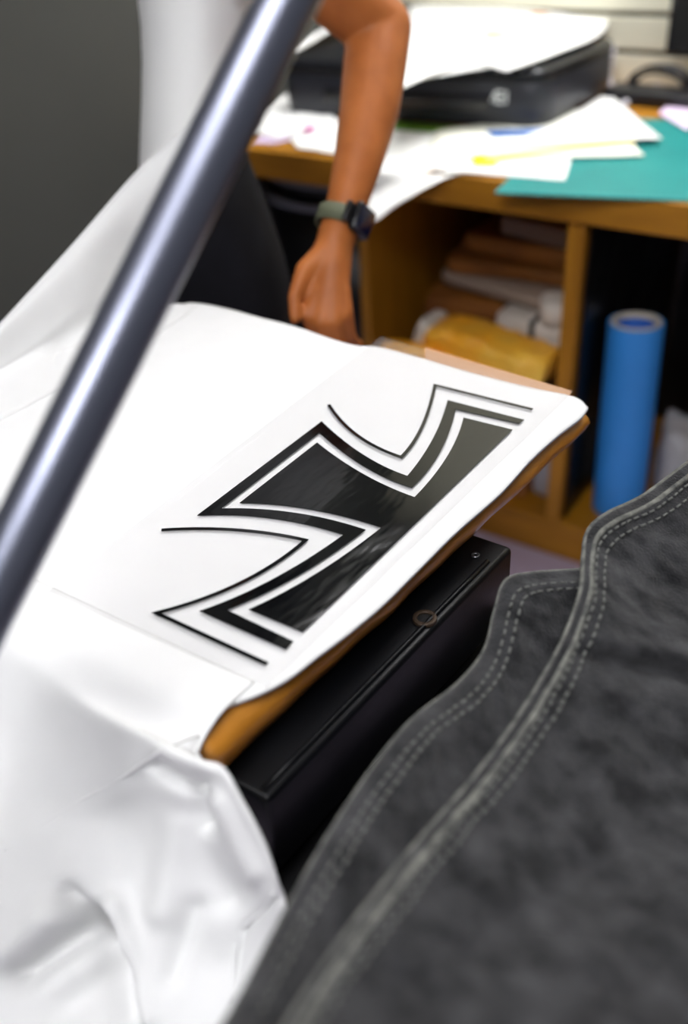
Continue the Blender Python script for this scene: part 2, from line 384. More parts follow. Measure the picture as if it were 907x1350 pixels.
def sheet(corners, m, label, name='paper_sheet', cat='paper', group=None, zoff=.004, bend=.004, n=14, seed=0, marks=None):
    c = [np.asarray(p, float) for p in corners]; G = []
    for i in range(n):
        row = []
        for j in range(n):
            u, v = i/(n-1), j/(n-1)
            p = (c[0]*(1-u)+c[1]*u)*(1-v)+(c[3]*(1-u)+c[2]*u)*v
            row.append(p+(0, 0, bend*abs(noise.noise((u*2.2+seed, v*2.2, seed*1.7)))))
        G.append(row)
    o = MB().grid(G).build(name, m, solid=.0006, off=1)
    tag(o, label, cat, group)
    if marks:
        for nm, mm, pts in marks:
            MB().grid([[np.asarray(p)+(0, 0, .0035) for p in r] for r in pts]).build(nm, mm, o)
    return o
def cz(x, y, h=0): return at_z(x, y, CZ+.001+h)
sheet([cz(566, 224, .004), cz(640, 178, .004), cz(765, 170, .004), cz(745, 238, .004)], 'paper', 'white paper sheet on the teal mat, its blunt corner nearest the mat edge', seed=2, bend=.003)
sheet([cz(556, 212, .008), cz(575, 172, .008), cz(782, 142, .008), cz(850, 205, .008)], 'paper2', 'cream paper sheet with a pale yellow stripe lying over the teal mat', seed=3, bend=.003,
      marks=[('stripe', 'lemon', [[cz(640, 213, .009), cz(838, 190, .009)], [cz(642, 206, .009), cz(836, 184, .009)]])])
sheet([cz(655, 192, .014), cz(735, 166, .014), cz(800, 122, .014), cz(873, 184, .014)], 'paper', 'large white paper sheet with its corner pointing right over the teal mat', seed=5, bend=.004)
sheet([cz(625, 216, .0095), cz(622, 205, .0095), cz(650, 203, .0095), cz(655, 216, .0095)], 'yellow', 'small yellow sticky tab at the front of the paper pile', name='sticky_tab', cat='sticky tab', bend=0, n=4)
# sheet hanging over the front of the worktop
fe = CF-.008
G = [[cz(505, 162, .003), cz(560, 170, .003), cz(650, 180, .003)],
     [cz(500, 195, .003), cz(555, 190, .003), cz(640, 200, .003)],
     [at_z(497, 222, CZ+.003), at_z(560, 218, CZ+.003), at_z(632, 222, CZ+.003)],
     [at_y(489, 252, fe-.040), at_y(540, 248, fe-.035), at_y(585, 236, fe-.02)],
     [at_y(478, 289, fe-.105), at_y(495, 291, fe-.105), at_y(518, 272, fe-.085)]]
tag(MB().grid(patch_pts(G, 16, 30)).build('paper_sheet', 'paper', solid=.0006, off=1), 'white paper sheet whose corner hangs down over the worktop front edge behind the arm', 'paper')
sheet([cz(380, 180, .003), cz(392, 195, .003), cz(455, 205, .003), cz(470, 150, .003)], 'paper', 'white paper sheet left of the forearm at the worktop front edge', seed=8, bend=.003)
sheet([cz(330, 188, .002), cz(360, 190, .002), cz(440, 172, .002), cz(400, 150, .002)], 'lilac', 'lilac paper sheet at the far left of the worktop', seed=9, bend=.002)
sheet([cz(300, 165, .007), cz(365, 183, .007), cz(445, 160, .007), cz(400, 112, .007)], 'paper', 'white paper sheet lying over the lilac sheet', seed=10, bend=.006)
sheet([cz(405, 166, .015), cz(400, 171, .015), cz(408, 172, .015), cz(418, 166, .015)], 'pink', 'small magenta card on the papers left of the forearm', name='card', cat='card', bend=0, n=4)
sheet([cz(515, 161, .0045), cz(515, 171, .0045), cz(650, 180, .0045), cz(648, 171, .0045)], 'green', 'green card slipped under the front of the printer', name='card', cat='card', bend=.001, n=6)
sheet([cz(640, 172, .0105), cz(650, 180, .0105), cz(752, 174, .0105), cz(748, 168, .0105)], 'cyan', 'blue sheet under the right front corner of the printer', name='card', cat='card', bend=.0, n=6)
# printer: footprint corners on the worktop
pz = CZ+.004
fl, frp, brp = np.array([-1.62, 2.055]), np.array([-.94, 2.145]), np.array([-.945, 2.58])
blp = fl+(brp-frp)
HP = at_y(742, 84, 2.21)[2]-pz
def rrect(cs, r, z, n=7):
    out = []; m = len(cs)
    for i in range(m):
        p, a, bq = np.array(cs[i]), np.array(cs[i-1]), np.array(cs[(i+1) % m])
        d1, d2 = (a-p)/np.linalg.norm(a-p), (bq-p)/np.linalg.norm(bq-p)
        s, t2 = p+d1*r, p+d2*r
        for k in range(n):
            w = k/(n-1); out.append(np.array([*((s*(1-w)+p*w)*(1-w)+(p*(1-w)+t2*w)*w), z]))
    return out
cs = [fl, frp, brp, blp]; ctr = sum(cs)/4
def sc(k): return [ctr+(c-ctr)*k for c in cs]
pr = thing('printer', (*ctr, pz-.003), 'black desktop printer with rounded corners on the worktop, papers heaped on top', 'printer')
MB().loft([rrect(sc(.975), .06, pz), rrect(sc(.99), .06, pz+.012), rrect(sc(1.0), .06, pz+.04), rrect(sc(1.0), .06, pz+HP*.70), rrect(sc(.985), .06, pz+HP*.76)]).build('body', 'print_body', pr, bevel=.002)
MB().loft([rrect(sc(.97), .06, pz+HP*.765), rrect(sc(1.0), .06, pz+HP*.79), rrect(sc(.995), .06, pz+HP*.93), rrect(sc(.96), .06, pz+HP)]).build('scanner_lid', 'print_dk', pr, bevel=.002)
fd = (frp-fl)/np.linalg.norm(frp-fl); fn = np.array([fd[1], -fd[0]])
def front(u, z, o=0): return np.array([*(fl+fd*u+fn*o), pz+z])
Lp = np.linalg.norm(frp-fl); rzp = math.atan2(fd[1], fd[0])
MB().box(front(Lp*.5, .052, .002), (Lp*.62, .006, .035), rzp).build('output_slot', 'print_dk', pr, bevel=.001)
k = MB()
for j, (u, zz, w, h, sl) in enumerate([(0, .0, .004, .028, .5), (.017, .012, .016, .005, 0), (.017, .0, .016, .005, 0), (.017, -.012, .016, .005, 0), (.008, .0, .005, .028, 0), (.031, .0, .005, .026, 0)]):
    c = front(Lp-.125+u, HP*.52+zz, .0015); k.box(c, (w, .002, h), rzp, tilt=('Y', sl))
k.build('front_mark', 'white_mark', pr, smooth=False)
MB().box(front(.30, HP*.42, .001), (.05, .002, .010), rzp).build('nameplate', 'white_mark', pr, smooth=False)
for c in sc(.85): MB().ell([(c[0], c[1], pz-.003, .012, .012), (c[0], c[1], pz+.001, .012, .012)], n=16).build('rubber_foot', 'cable', pr)
# heap of papers on the printer
tz = pz+HP+.002
def tp(x, y, h=0): return at_z(x, y, tz+h)
sheet([tp(522, 112, .001), tp(690, 84, .001), tp(745, 12, .001), tp(560, 12, .001)], 'paper', 'lower white sheet on the printer, its long edge along the printer front', seed=12, bend=.010)
G = [[tp(512, 124, .010), tp(612, 84, .012), tp(668, 94, .004)], [tp(520, 70, .02), tp(640, 50, .022), tp(730, 72, .014)], [tp(535, 30, .03), tp(685, 20, .03), tp(795, 42, .014)], [tp(545, -6, .03), tp(690, -12, .03), tp(802, 2, .014)]]
PP = patch_pts(G, 16, 20)
big = tag(MB().grid(PP).build('paper_sheet', 'paper', solid=.0006, off=1), 'large creased white print sheet with small orange motifs on top of the printer', 'paper')
for (x, y, w, h, mm) in [(655, 46, 17, 6, 'ink'), (712, 25, 13, 4.5, 'ink'), (585, 68, 12, 4, 'ink2')]:
    # find the patch cell nearest this place
    best = min(((np.hypot(pix(p)[0]-x, pix(p)[1]-y), i, j) for i, r in enumerate(PP) for j, p in enumerate(r)))
    p = PP[best[1]][best[2]]; pu = PP[min(best[1]+1, len(PP)-1)][best[2]]-PP[max(best[1]-1, 0)][best[2]]; pv = PP[best[1]][min(best[2]+1, 15)]-PP[best[1]][max(best[2]-1, 0)]
    nn = np.cross(pu, pv); nn /= np.linalg.norm(nn); nn = nn if nn[2] > 0 else -nn
    pu = nn; a1 = np.array([.8, .6, 0]); a1 -= nn*(a1@nn); a1 /= np.linalg.norm(a1); a2 = np.cross(nn, a1)
    MB().prism([p+nn*.004+a1*w*.0017*math.cos(t_)*(1+.3*math.cos(3*t_))+a2*h*.0030*math.sin(t_) for t_ in np.linspace(0, 2*math.pi, 17)[:-1]], nn*.0008).build('printed_motif', mm, big, smooth=False)
sheet([tp(330, 70, -.02), tp(395, 66, -.02), tp(455, 30, .012), tp(400, 12, .012)], 'paper', 'white sheet on the left end of the printer beside the elbow', seed=14, bend=.008)
# cables, adapter, monitor
t = thing('cable_coil', (*at_z(872, 135, CZ)[:2], CZ), 'coiled black power cable standing against the slat wall', 'cable')
c = at_y(872, 112, 2.60); cm = MB()
for k in range(5):
    r = .060-.004*(k % 3); pts = [c+np.array([r*1.25*math.cos(th), -.010*k+.008*math.sin(th*2+k), r*.75*math.sin(th)+.006*math.sin(k*2.1)]) for th in np.linspace(0, 2*math.pi, 33)]
    cm.tube(pts, .0048, 8)
cm.build('loops', 'cable', t)
MB().tube(curve([c+(.05, -.02, -.045), c+(.09, -.04, -.05), (c[0]+.2, 2.58, CZ+.006), (c[0]+.38, 2.6, CZ+.006)], 24), .0048, 8).build('lead', 'cable', t)
w = at_z(868, 138, CZ)
tag(MB().box((w[0]+.02, w[1]+.0, CZ+.0175), (.30, .10, .034), -.1).build('power_adapter', 'cable', bevel=.006), 'black power supply box lying below the cable coil', 'adapter')
tag(MB().tube(curve([at_z(806, 118, CZ+.005), at_y(803, 100, 2.66), at_y(806, 82, 2.68), at_y(808, 60, 2.69)], 20), .007, 10).build('cable', 'wcable'), 'short white cable rising up the slat wall beside the printer', 'cable')
tag(MB().tube(curve([at_z(822, 138, CZ+.008), at_z(838, 126, CZ+.010), at_z(850, 118, CZ+.008), at_z(868, 114, CZ+.008)], 20), .008, 10).build('cable', 'wcable'), 'thick white cable end lying between the printer and the coil', 'cable')
sheet([cz(868, 150, .006), cz(905, 172, .006), cz(960, 150, .006), cz(890, 132, .006)], 'lilac', 'pale lilac paper at the right edge behind the teal mat', seed=21, bend=.003)
sc1 = at_y(879, 69, 2.62); t = thing('monitor', (sc1[0]+.27, 2.62, CZ), 'black flat monitor at the right end standing by the slat wall', 'monitor')
MB().span((sc1[0], 2.605, sc1[2]), (sc1[0]+.54, 2.64, sc1[2]+.33)).build('housing', 'print_dk', t, bevel=.004)
MB().span((sc1[0]+.012, 2.602, sc1[2]+.016), (sc1[0]+.528, 2.6045, sc1[2]+.318)).build('screen', 'void', t, smooth=False)
MB().span((sc1[0]+.24, 2.61, CZ+.01), (sc1[0]+.30, 2.635, sc1[2])).build('neck', 'print_dk', t, smooth=False)
MB().span((sc1[0]+.15, 2.54, CZ), (sc1[0]+.39, 2.68, CZ+.01)).build('foot', 'print_dk', t, bevel=.004)

# ------------------------------------------------------------------ heat press and its table
BZ = .92
def edx(y): return -.357+(y-.313)*.069          # right edge of the padded bed
tb = thing('press_table', (-.64, .5, 0), 'black steel table carrying the heat press', 'table')
MB().span((-1.0, .30, .735), (-.255, .72, .765)).build('table_top', 'black2', tb, bevel=.003)
for x in (-.97, -.30):
    for y in (.33, .69): MB().box((x, y, .3675), (.035, .035, .735)).build('leg', 'black2', tb, bevel=.003)
hp = thing('heat_press', (-.64, .5, .7655), 'heat press with tan padded bed on a black box base and a grey tube handle', 'heat press')
BT, BB = .868, .785
def bx(y): return -.323+(y-.32)*.042
pl = [(-.96, .33), (bx(.33), .33), (bx(.688), .688), (-.96, .70)]
MB().prism([np.array([x, y, BB]) for x, y in pl], (0, 0, BT-BB)).build('base_housing', 'black', hp, bevel=.005)
MB().prism([np.array([x-(.03 if x > -.5 else -.03), y+(.015 if y < .5 else -.015), .766]) for x, y in pl], (0, 0, BB-.7662)).build('base_foot', 'black2', hp)
MB().tube([(bx(y)-.0085, y, BT+.0005) for y in np.linspace(.336, .655, 8)], .0026, 8).build('edge_bead', 'black', hp)
hc = at_z(560, 817, BT)
MB().ring((hc[0], hc[1], BT+.001), (0, 0, 1), .0105, .0065, .004, 28).build('hole_rim', 'hole', hp, bevel=.0008)
MB().ell([(hc[0], hc[1], BT+.0004, .0066, .0066), (hc[0], hc[1], BT+.0012, .0066, .0066)], n=24).build('screw_hole', 'void', hp)
h2 = at_z(627, 733, BT)
MB().ring((h2[0], h2[1], BT+.0008), (0, 0, 1), .004, .002, .002, 20).build('screw', 'steel', hp)
MB().prism([np.array([-.93, .35, BT+.001]), np.array([edx(.35)-.035, .35, BT+.001]), np.array([edx(.87)-.035, .87, BT+.001]), np.array([-.93, .87, BT+.001])], (0, 0, .016)).build('bed_plate', 'black2', hp)
# padded bed: rounded slab whose rolled edge dips under the right side
rows = []
N = 46
for i in range(N):
    y = .318+(.885-.318)*i/(N-1); xr = edx(y); fat = .046*(1-.30*(y-.318)/.567)
    w1 = .003*noise.noise((y*14, 0, 0)); w2 = .003*noise.noise((y*18, 5, 0))
    prof = [(-.93, BZ-.001), (xr-.06, BZ-.001), (xr-.022, BZ-.001), (xr-.009+w1, BZ-.004), (xr+w1, BZ-.013), (xr+.0015+w2, BZ-fat*.55), (xr-.003+w2, BZ-fat*.85), (xr-.014, BZ-fat), (xr-.034, BZ-fat*.98), (-.93, BZ-.03)]
    rows.append([np.array([a, y, b_]) for a, b_ in prof])
MB().loft(rows).build('padded_bed', 'tan', hp)
# tan release sheet peeping out beyond the far edge of the bed
MB().prism([at_z(x, y, BZ+.0002) for x, y in [(748, 528), (754, 516), (640, 482), (560, 458), (560, 480), (640, 505)]], (0, 0, .0006)).build('release_sheet', 'release', hp, smooth=False)
# the handle: a straight tube rising from the near left side across the bed
ha, hb = at_d(394, -30, .545), at_d(-60, 884, .535); hd = (hb-ha)/np.linalg.norm(hb-ha)
ha2, hb2 = ha-hd*.22, hb+hd*.16
MB().tube(curve([ha2, ha, (ha+hb)/2, hb, hb2], 40), .0172, 36).build('handle', 'tube', hp, bevel=.001)
MB().tube(curve([hb2-hd*.01, hb2+hd*.04+(-.03, -.02, 0), hb2+(-.20, -.13, -.10), hb2+(-.40, -.05, -.16), (-1.02, .36, .83), (-.95, .40, .826)], 48), .014, 20).build('handle_arm', 'tube', hp)

# ------------------------------------------------------------------ white shirt on the bed
sh = thing('white_tshirt', (-.6, .55, BZ), 'plain white cotton garment spread over the heat press bed, sleeve drooping over its near corner', 'garment')
TZ = BZ+.0015
ER = [(300, 934), (345, 917), (382, 897), (420, 868), (460, 838), (500, 805), (530, 776), (560, 746), (600, 706), (640, 671), (665, 648), (700, 609), (735, 577), (765, 554), (775, 541)]
FE = [(775, 541), (757, 527), (700, 515), (640, 500), (600, 489), (550, 474), (500, 461), (470, 459), (440, 451), (400, 437), (372, 429), (340, 421), (300, 410), (262, 403), (240, 405), (210, 425)]
right = curve([at_z(x, y, TZ) for x, y in ER], 60)
far = curve([at_z(x, y, TZ) for x, y in FE], 60)
nearl = curve([right[0], (-.45, .33, TZ), (-.60, .325, TZ), (-.93, .325, TZ)], 60)
left = curve([nearl[-1], (-.935, .5, TZ), (-.93, .7, TZ), far[-1]], 60)
G = []
for i in range(60):          # Coons patch between the four borders
    v = i/59; row = []
    for j in range(60):
        u = j/59
        P = (1-u)*right[i]+u*left[i]+(1-v)*nearl[j]+v*far[j]-((1-u)*(1-v)*right[0]+u*(1-v)*nearl[-1]+(1-u)*v*far[0]+u*v*far[-1])
        P = np.array(P)
        P[2] = TZ+.0008*max(0, noise.noise((P[0]*7, P[1]*7, 2)))*min(1, 8*min(u, 1-u))*min(1, 8*min(v, 1-v))
        row.append(P)
    G.append(row)
MB().grid(G).build('front_panel', 'cotton', sh, solid=.0035, off=1)
# drooping shoulder and sleeve at the near corner
def seg(px, py, a, b_):
    ax_, ay_ = a; bx_, by_ = b_; dx, dy = bx_-ax_, by_-ay_
    t_ = max(0, min(1, ((px-ax_)*dx+(py-ay_)*dy)/(dx*dx+dy*dy))); return math.hypot(px-ax_-t_*dx, py-ay_-t_*dy)
folds = [((205, 1010), (258, 1040), 10, -.010), ((258, 1040), (272, 1085), 14, -.012), ((215, 985), (280, 1010), 11, .004), ((250, 1080), (300, 1180), 26, -.008), ((290, 1060), (335, 1150), 15, .007),
         ((90, 1180), (125, 1225), 14, -.014), ((122, 1222), (30, 1285), 22, -.022), ((130, 1235), (170, 1340), 26, -.018), ((85, 1330), (150, 1290), 34, -.012),
         ((60, 1210), (20, 1260), 26, .010), ((150, 1195), (190, 1340), 16, .012), ((230, 1090), (215, 1200), 20, .006), ((255, 1200), (225, 1290), 16, -.006), ((310, 1300), (325, 1220), 5, -.003), ((322, 1225), (368, 1180), 5, -.003)]
CG = [[(-300, 1060), (-90, 1030), (40, 1035), (150, 1015), (235, 1000), (290, 1012)],
      [(-300, 1150), (-90, 1120), (60, 1105), (170, 1075), (258, 1055), (318, 1056)],
      [(-300, 1240), (-80, 1210), (85, 1180), (195, 1140), (285, 1110), (346, 1112)],
      [(-300, 1320), (-60, 1300), (100, 1260), (210, 1220), (305, 1185), (365, 1170)],
      [(-300, 1400), (-50, 1380), (105, 1340), (218, 1295), (312, 1255), (376, 1216)],
      [(-300, 1470), (-50, 1445), (105, 1405), (215, 1370), (305, 1315), (364, 1280)],
      [(-300, 1530), (-50, 1510), (105, 1480), (212, 1440), (296, 1382), (352, 1345)]]
XC = [-1.02, -.74, -.62, -.52, -.44, -.362]
GG = [[np.array([x, .375, TZ+.0042]) for x in XC], [np.array([x, .335, TZ+.0050]) for x in XC], [np.array([x+.004*k/5, .306, TZ-.006]) for k, x in enumerate(XC)]]
for r, row in enumerate(CG):
    out = []
    for k, (x, y) in enumerate(row):
        p = at_y(x, y, .286-.012*min(r, 3)/3); d = (p-CAM)@FW; lim = (.735, .715, .70, .69, .68, .67, .66)[r]
        out.append(at_d(x, y, min(d, lim)))
    GG.append(out)
DP = patch_pts(GG, 80, 110)
mbv = []
for i, r in enumerate(DP):
    row = []
    for j, p in enumerate(r):
        x, y = pix(p); d = sum(A*math.exp(-(seg(x, y, a, b_)/w)**2) for a, b_, w, A in folds)
        f = min(1, max(0, (i-18)/20)); d *= 1.25*min(1, max(.0, (i-24)/12)); d += .0025*noise.noise((p[0]*22, p[1]*22, p[2]*22))*f
        n_ = -ray(x, y)/np.linalg.norm(ray(x, y)); n_ = n_*.7+np.array([.0, -.5, .3]); row.append(p+n_*d)
    mbv.append(row)
sl = MB().grid(mbv).build('sleeve', 'cotton', sh, solid=.002, off=0)
hem = MB().tube(curve([mbv[i][-1] for i in range(24, 110, 4)], 60), .0021, 8).build('hem_edge', 'cotton', sl)
def near_pt(x, y):
    return min((np.hypot(pix(p)[0]-x, pix(p)[1]-y), i, j) for i, r in enumerate(mbv[::2]) for j, p in enumerate(r))
sp_ = []
for (x, y) in [(10, 1122), (60, 1088), (110, 1056), (160, 1025), (215, 992), (262, 965)]:
    d, i, j = near_pt(x, y); sp_.append(np.array(mbv[i*2][j])+(0, -.0002, .0002))
MB().tube(curve(sp_, 50), .0012, 6).build('shoulder_seam', 'cotton', sh)
sp_ = []
for (x, y) in [(304, 1325), (309, 1290), (313, 1250), (322, 1222), (345, 1198), (364, 1175)]:
    d, i, j = near_pt(x, y); sp_.append(np.array(mbv[i*2][j])+(0, -.001, .0008))
MB().tube(curve(sp_, 50), .0018, 6).build('hem_stitch', 'cotton', sl)
# the part of the garment lifted at the left of the bed
tops = [((315, 95), 1.30), ((250, 165), 1.29), ((184, 225), 1.27), ((92, 330), 1.21), ((0, 430), 1.15), ((-100, 535), 1.08), ((-220, 660), 1.0)]
bots = [(-.90, .89), (-.89, .85), (-.885, .78), (-.88, .68), (-.88, .56), (-.88, .44), (-.88, .33)]
rowsL = [[], [], [], [], []]
for ((px_, py_), d), (x, y) in zip(tops, bots):
    T = at_d(px_, py_, d); B = np.array([x, y, TZ+.004]); 
    B1 = B+np.array([-.05, .0, .004])
    rowsL[0].append(B+np.array([.03, 0, 0])); rowsL[1].append(B1)
    rowsL[2].append(B1*.62+T*.38+np.array([.0, -.0, -.012])); rowsL[3].append(B1*.28+T*.72+np.array([.004, -.004, .006])); rowsL[4].append(T)
LP = patch_pts(rowsL, 60, 40)
for i, r in enumerate(LP):
    for j, p in enumerate(r):
        x, y = pix(p); d = -.016*math.exp(-(seg(x, y, (0, 680), (85, 470))/20)**2)+.008*math.exp(-(seg(x, y, (40, 560), (120, 380))/34)**2)-.006*math.exp(-(seg(x, y, (85, 470), (170, 330))/22)**2)
        r[j] = p+np.array([.6, -.5, .5])*d*min(1, i/8)
lp = MB().grid(LP).build('lifted_panel', 'cotton', sh, solid=.003, off=0)
MB().tube(curve(LP[-1], 60), .0026, 8).build('lifted_hem', 'cotton', lp)

# ------------------------------------------------------------------ transfer film with the cross
FZ = TZ+.0054
fm = thing('transfer_film', (-.45, .62, FZ), 'clear transfer film printed with half a black outlined cross, lying on the white garment', 'transfer film')
c0, c1, c2 = at_z(352, 907, FZ), at_z(62, 781, FZ), at_z(133, 630, FZ)
farR = at_z(756, 516, FZ)
dirv = (at_z(218, 567, FZ)-at_z(133, 630, FZ)); c1b = c1; k = (.905-c2[1])/dirv[1]; fq = at_z(615, 476, FZ); farL = farR+(fq-farR)*((-.60-farR[0])/(fq[0]-farR[0]))
c1 = np.array([c1[0], c1[1], FZ])
G = []
for i in range(24):
    v = i/23; row = []
    for j in range(20):
        u = j/19; p = (c0*(1-u)+c1*u)*(1-v)+(farR*(1-u)+farL*u)*v
        row.append(p)
    G.append(row)
MB().grid(G).build('film_sheet', 'film', fm, solid=.0002, off=-1)
def bez(a, m, b_, n=16):
    a, m, b_ = map(np.array, (a, m, b_)); a = a.astype(float); c = 2*m-.5*(a+b_)
    return [(1-t_)**2*a+2*t_*(1-t_)*c+t_*t_*b_ for t_ in np.linspace(0, 1, n)]
def path(spec):
    out = []
    for s_ in spec:
        if len(s_) == 2: out.append(np.array(s_, float))
        else: out += bez(*s_)[1:-1]
    return out
def piece(px, name, h=.0007):
    poly = [at_z(x, y, FZ+.0003) for x, y in px]
    return MB().prism(poly, (0, 0, h)).build(name, 'vinyl', fm, smooth=False, tri=True)
A, E_, C = (418, 584), (546.5, 656), (611, 551)
B, F_, D = (316, 663.5), (503, 696), (328, 804)
solidp = path([A, (A, (480, 626), E_), E_, (E_, (589, 603), C), C, (675.6, 567), (399, 834), D, (D, (415, 758), F_), F_, (F_, (408, 671.5), B), B])
piece(solidp, 'solid_cross')
A, E_, C = (424, 556), (537, 628), (590, 528)
B, F_, D = (260, 680), (453, 705.5), (263, 806)
a2, e2_, c2_ = (421, 571), (543, 643.5), (601, 540)
b2, f2, d2 = (291, 671), (482, 699), (299, 804.5)
band = path([(691, 554), C, (C, (570, 580), E_), E_, (E_, (479, 600), A), A, B, (B, (357, 683.5), F_), F_, (F_, (358, 765), D), D, (377, 857), (386.5, 846), d2, (d2, (390, 761), f2), f2, (f2, (388, 676.5), b2), b2, a2, (a2, (481, 616), e2_), e2_, (e2_, (580, 597), c2_), c2_, (684, 559)])
piece(band, 'cross_band')
def strip(spec, w, name):
    P = [at_z(x, y, FZ+.0003) for x, y in path(spec)]; n = len(P); L_, R_ = [], []
    for i, p in enumerate(P):
        t0 = P[i]-P[i-1] if i else P[1]-P[0]; t1 = P[i+1]-P[i] if i < n-1 else P[-1]-P[-2]
        t0, t1 = t0/np.linalg.norm(t0), t1/np.linalg.norm(t1); n0 = np.array([-t0[1], t0[0], 0]); n1 = np.array([-t1[1], t1[0], 0])
        m = n0+n1; m /= np.linalg.norm(m); kk = w/2/max(.35, m@n0); L_.append(p+m*kk); R_.append(p-m*kk)
    return MB().prism(L_+R_[::-1], (0, 0, .0007)).build(name, 'vinyl', fm, smooth=False, tri=True)
strip([(433.5, 534), ((433.5, 534), (472, 575), (529, 603)), (529, 603), ((529, 603), (556, 564), (573.5, 508)), (573.5, 508), (702, 540)], .0036, 'thin_outline')
strip([(213, 699), ((213, 699), (312, 699), (403, 712.5)), (403, 712.5), ((403, 712.5), (317, 769), (206, 808.5)), (206, 808.5), (352, 876)], .0036, 'thin_outline')

# ------------------------------------------------------------------ denim garment in the foreground
st = thing('stool', (-.02, .45, 0), 'black stool hidden under the draped denim garment', 'stool')
MB().ell([(-.02, .45, .745, .14, .14), (-.02, .45, .785, .145, .145)], n=40).build('seat', 'black2', st, bevel=.004)
for sx in (-1, 1):
    for sy in (-1, 1): MB().tube([(-.02+sx*.09, .45+sy*.09, .745), (-.02+sx*.125, .45+sy*.125, 0)], .012, 12).build('leg', 'black2', st)
dn = thing('denim_jacket', (-.02, .45, .787), 'crumpled charcoal washed denim jacket draped in the right foreground', 'jacket')
def off(P, nrm, d): return P+nrm*d
E1 = [((250, 1430), .40), ((318, 1320), .455), ((375, 1212), .51), ((432, 1110), .56), ((490, 1020), .61), ((545, 952), .655), ((606, 903), .70), ((641, 858), .73), ((655, 805), .755), ((668, 768), .775), ((700, 758), .79), ((770, 753), .81), ((830, 748), .83), ((930, 730), .86)]
E2 = [((330, 1450), .375), ((400, 1325), .43), ((462, 1232), .475), ((522, 1152), .52), ((580, 1083), .56), ((632, 1022), .60), ((684, 950), .645), ((722, 888), .68), ((748, 838), .705), ((768, 780), .735), ((771, 738), .765), ((777, 702), .79), ((802, 679), .81), ((850, 655), .84), ((915, 607), .875), ((985, 560), .91)]
def col(Ed, shifts, drop=True):
    rows_ = []
    if drop:
        r0 = []; r1 = []
        for ii, (p, d) in enumerate(Ed):
            b_ = at_d(*p, d); r0.append(b_+np.array([.03, .0, -.13*min(1, .25+ii/6)])); r1.append(b_+np.array([.004, .006, -.022]))
        rows_ += [r0, r1]
    for (dx, dy, dd) in shifts:
        rows_.append([at_d(p[0]+dx*(1 if callable(dx) is False else 1), p[1]+dy, d+dd) for (p, d) in Ed])
    return rows_
lay1 = col(E1, [(0, 0, 0), (9, 9, -.012), (30, 24, -.018), (60, 45, -.014), (105, 75, -.006), (170, 110, .012)])
L1 = patch_pts(lay1, 130, 70)
def wr(P, amp, sc_, seed, i0=16, ramp=10):
    for i, r in enumerate(P):
        for j, p in enumerate(r):
            n_ = noise.noise((p[0]*sc_+seed, p[1]*sc_, p[2]*sc_))+.5*noise.noise((p[0]*sc_*2.3+seed, p[1]*sc_*2.3, p[2]*sc_*2.3))
            r[j] = p-FW*amp*n_*min(1, max(0, (i-i0)/ramp))
wr(L1, .007, 16, 3, 24); wr(L1, .0034, 60, 8, 22)
l1 = MB().grid(L1).build('under_panel', 'denim', dn, solid=.003, off=0)
lay2 = col(E2, [(0, 0, 0), (8, 8, -.008), (22, 20, -.012), (55, 45, -.015), (110, 85, -.022), (190, 130, -.035), (290, 190, -.055), (420, 260, -.06), (600, 330, -.03)])
# the nearest stretch must not run into the lens
L2 = patch_pts(lay2, 150, 110); wr(L2, .008, 12, 9, 30); wr(L2, .0034, 55, 5, 24)
for i, r in enumerate(L2):
    for j, p in enumerate(r):
        x, y = pix(p)
        dd = -.012*math.exp(-(seg(x, y, (790, 872), (930, 905))/16)**2)+.008*math.exp(-(seg(x, y, (800, 845), (930, 872))/14)**2)
        dd += .010*math.exp(-(seg(x, y, (560, 1260), (800, 1000))/45)**2)-.010*math.exp(-(seg(x, y, (480, 1330), (760, 1180))/40)**2)+.012*math.exp(-(seg(x, y, (700, 1290), (900, 1150))/60)**2)
        r[j] = p-FW*dd*min(1, max(0, (i-24)/12))
l2 = MB().grid(L2).build('top_panel', 'denim', dn, solid=.003, off=0)
# rolled worn edges and stitch rows follow the panels
def along(P, frac, lift):
    i = frac*(len(P)-1); a = int(i); f = i-a; a2_ = min(a+1, len(P)-1)
    return [P[a][j]*(1-f)+P[a2_][j]*f-FW*lift for j in range(len(P[0]))]
nr = len(lay1)-1; nr2 = len(lay2)-1
MB().tube(along(L1, 2/nr, .0), .0030, 8).build('worn_edge', 'denim_edge', l1)
MB().tube(along(L2, 2/nr2, .0), .0034, 8).build('worn_edge', 'denim_edge', l2)
def stitches(P, frac, name, parent, r=.0012, ln=.006, gap=.004, lift=.0028, m='thread'):
    Q = along(P, frac, lift); mb = MB(); acc = 0; pts = [Q[0]]; on = True; cur = [Q[0]]
    for a, b_ in zip(Q[:-1], Q[1:]):
        L = np.linalg.norm(b_-a); pos = 0
        while pos < L:
            need = (ln if on else gap)-acc; step = min(need, L-pos); pos += step; acc += step; p = a+(b_-a)*pos/L
            if on: cur.append(p)
            if acc >= (ln if on else gap)-1e-9:
                if on and len(cur) > 1: mb.tube(cur, r, 6)
                on = not on; acc = 0; cur = [p]
    return mb.build(name, m, parent)
stitches(L1, 3.25/nr, 'stitching', l1, .0011, .005)
stitches(L1, 3.75/nr, 'stitching', l1, .0011, .005)
stitches(L2, 3.6/nr2, 'stitching', l2, .0011, .005)
stitches(L2, 4.15/nr2, 'stitching', l2, .0011, .005)
MB().tube(along(L2, 3.1/nr2, .0006), .0026, 8).build('felled_seam', 'denim_edge', l2)

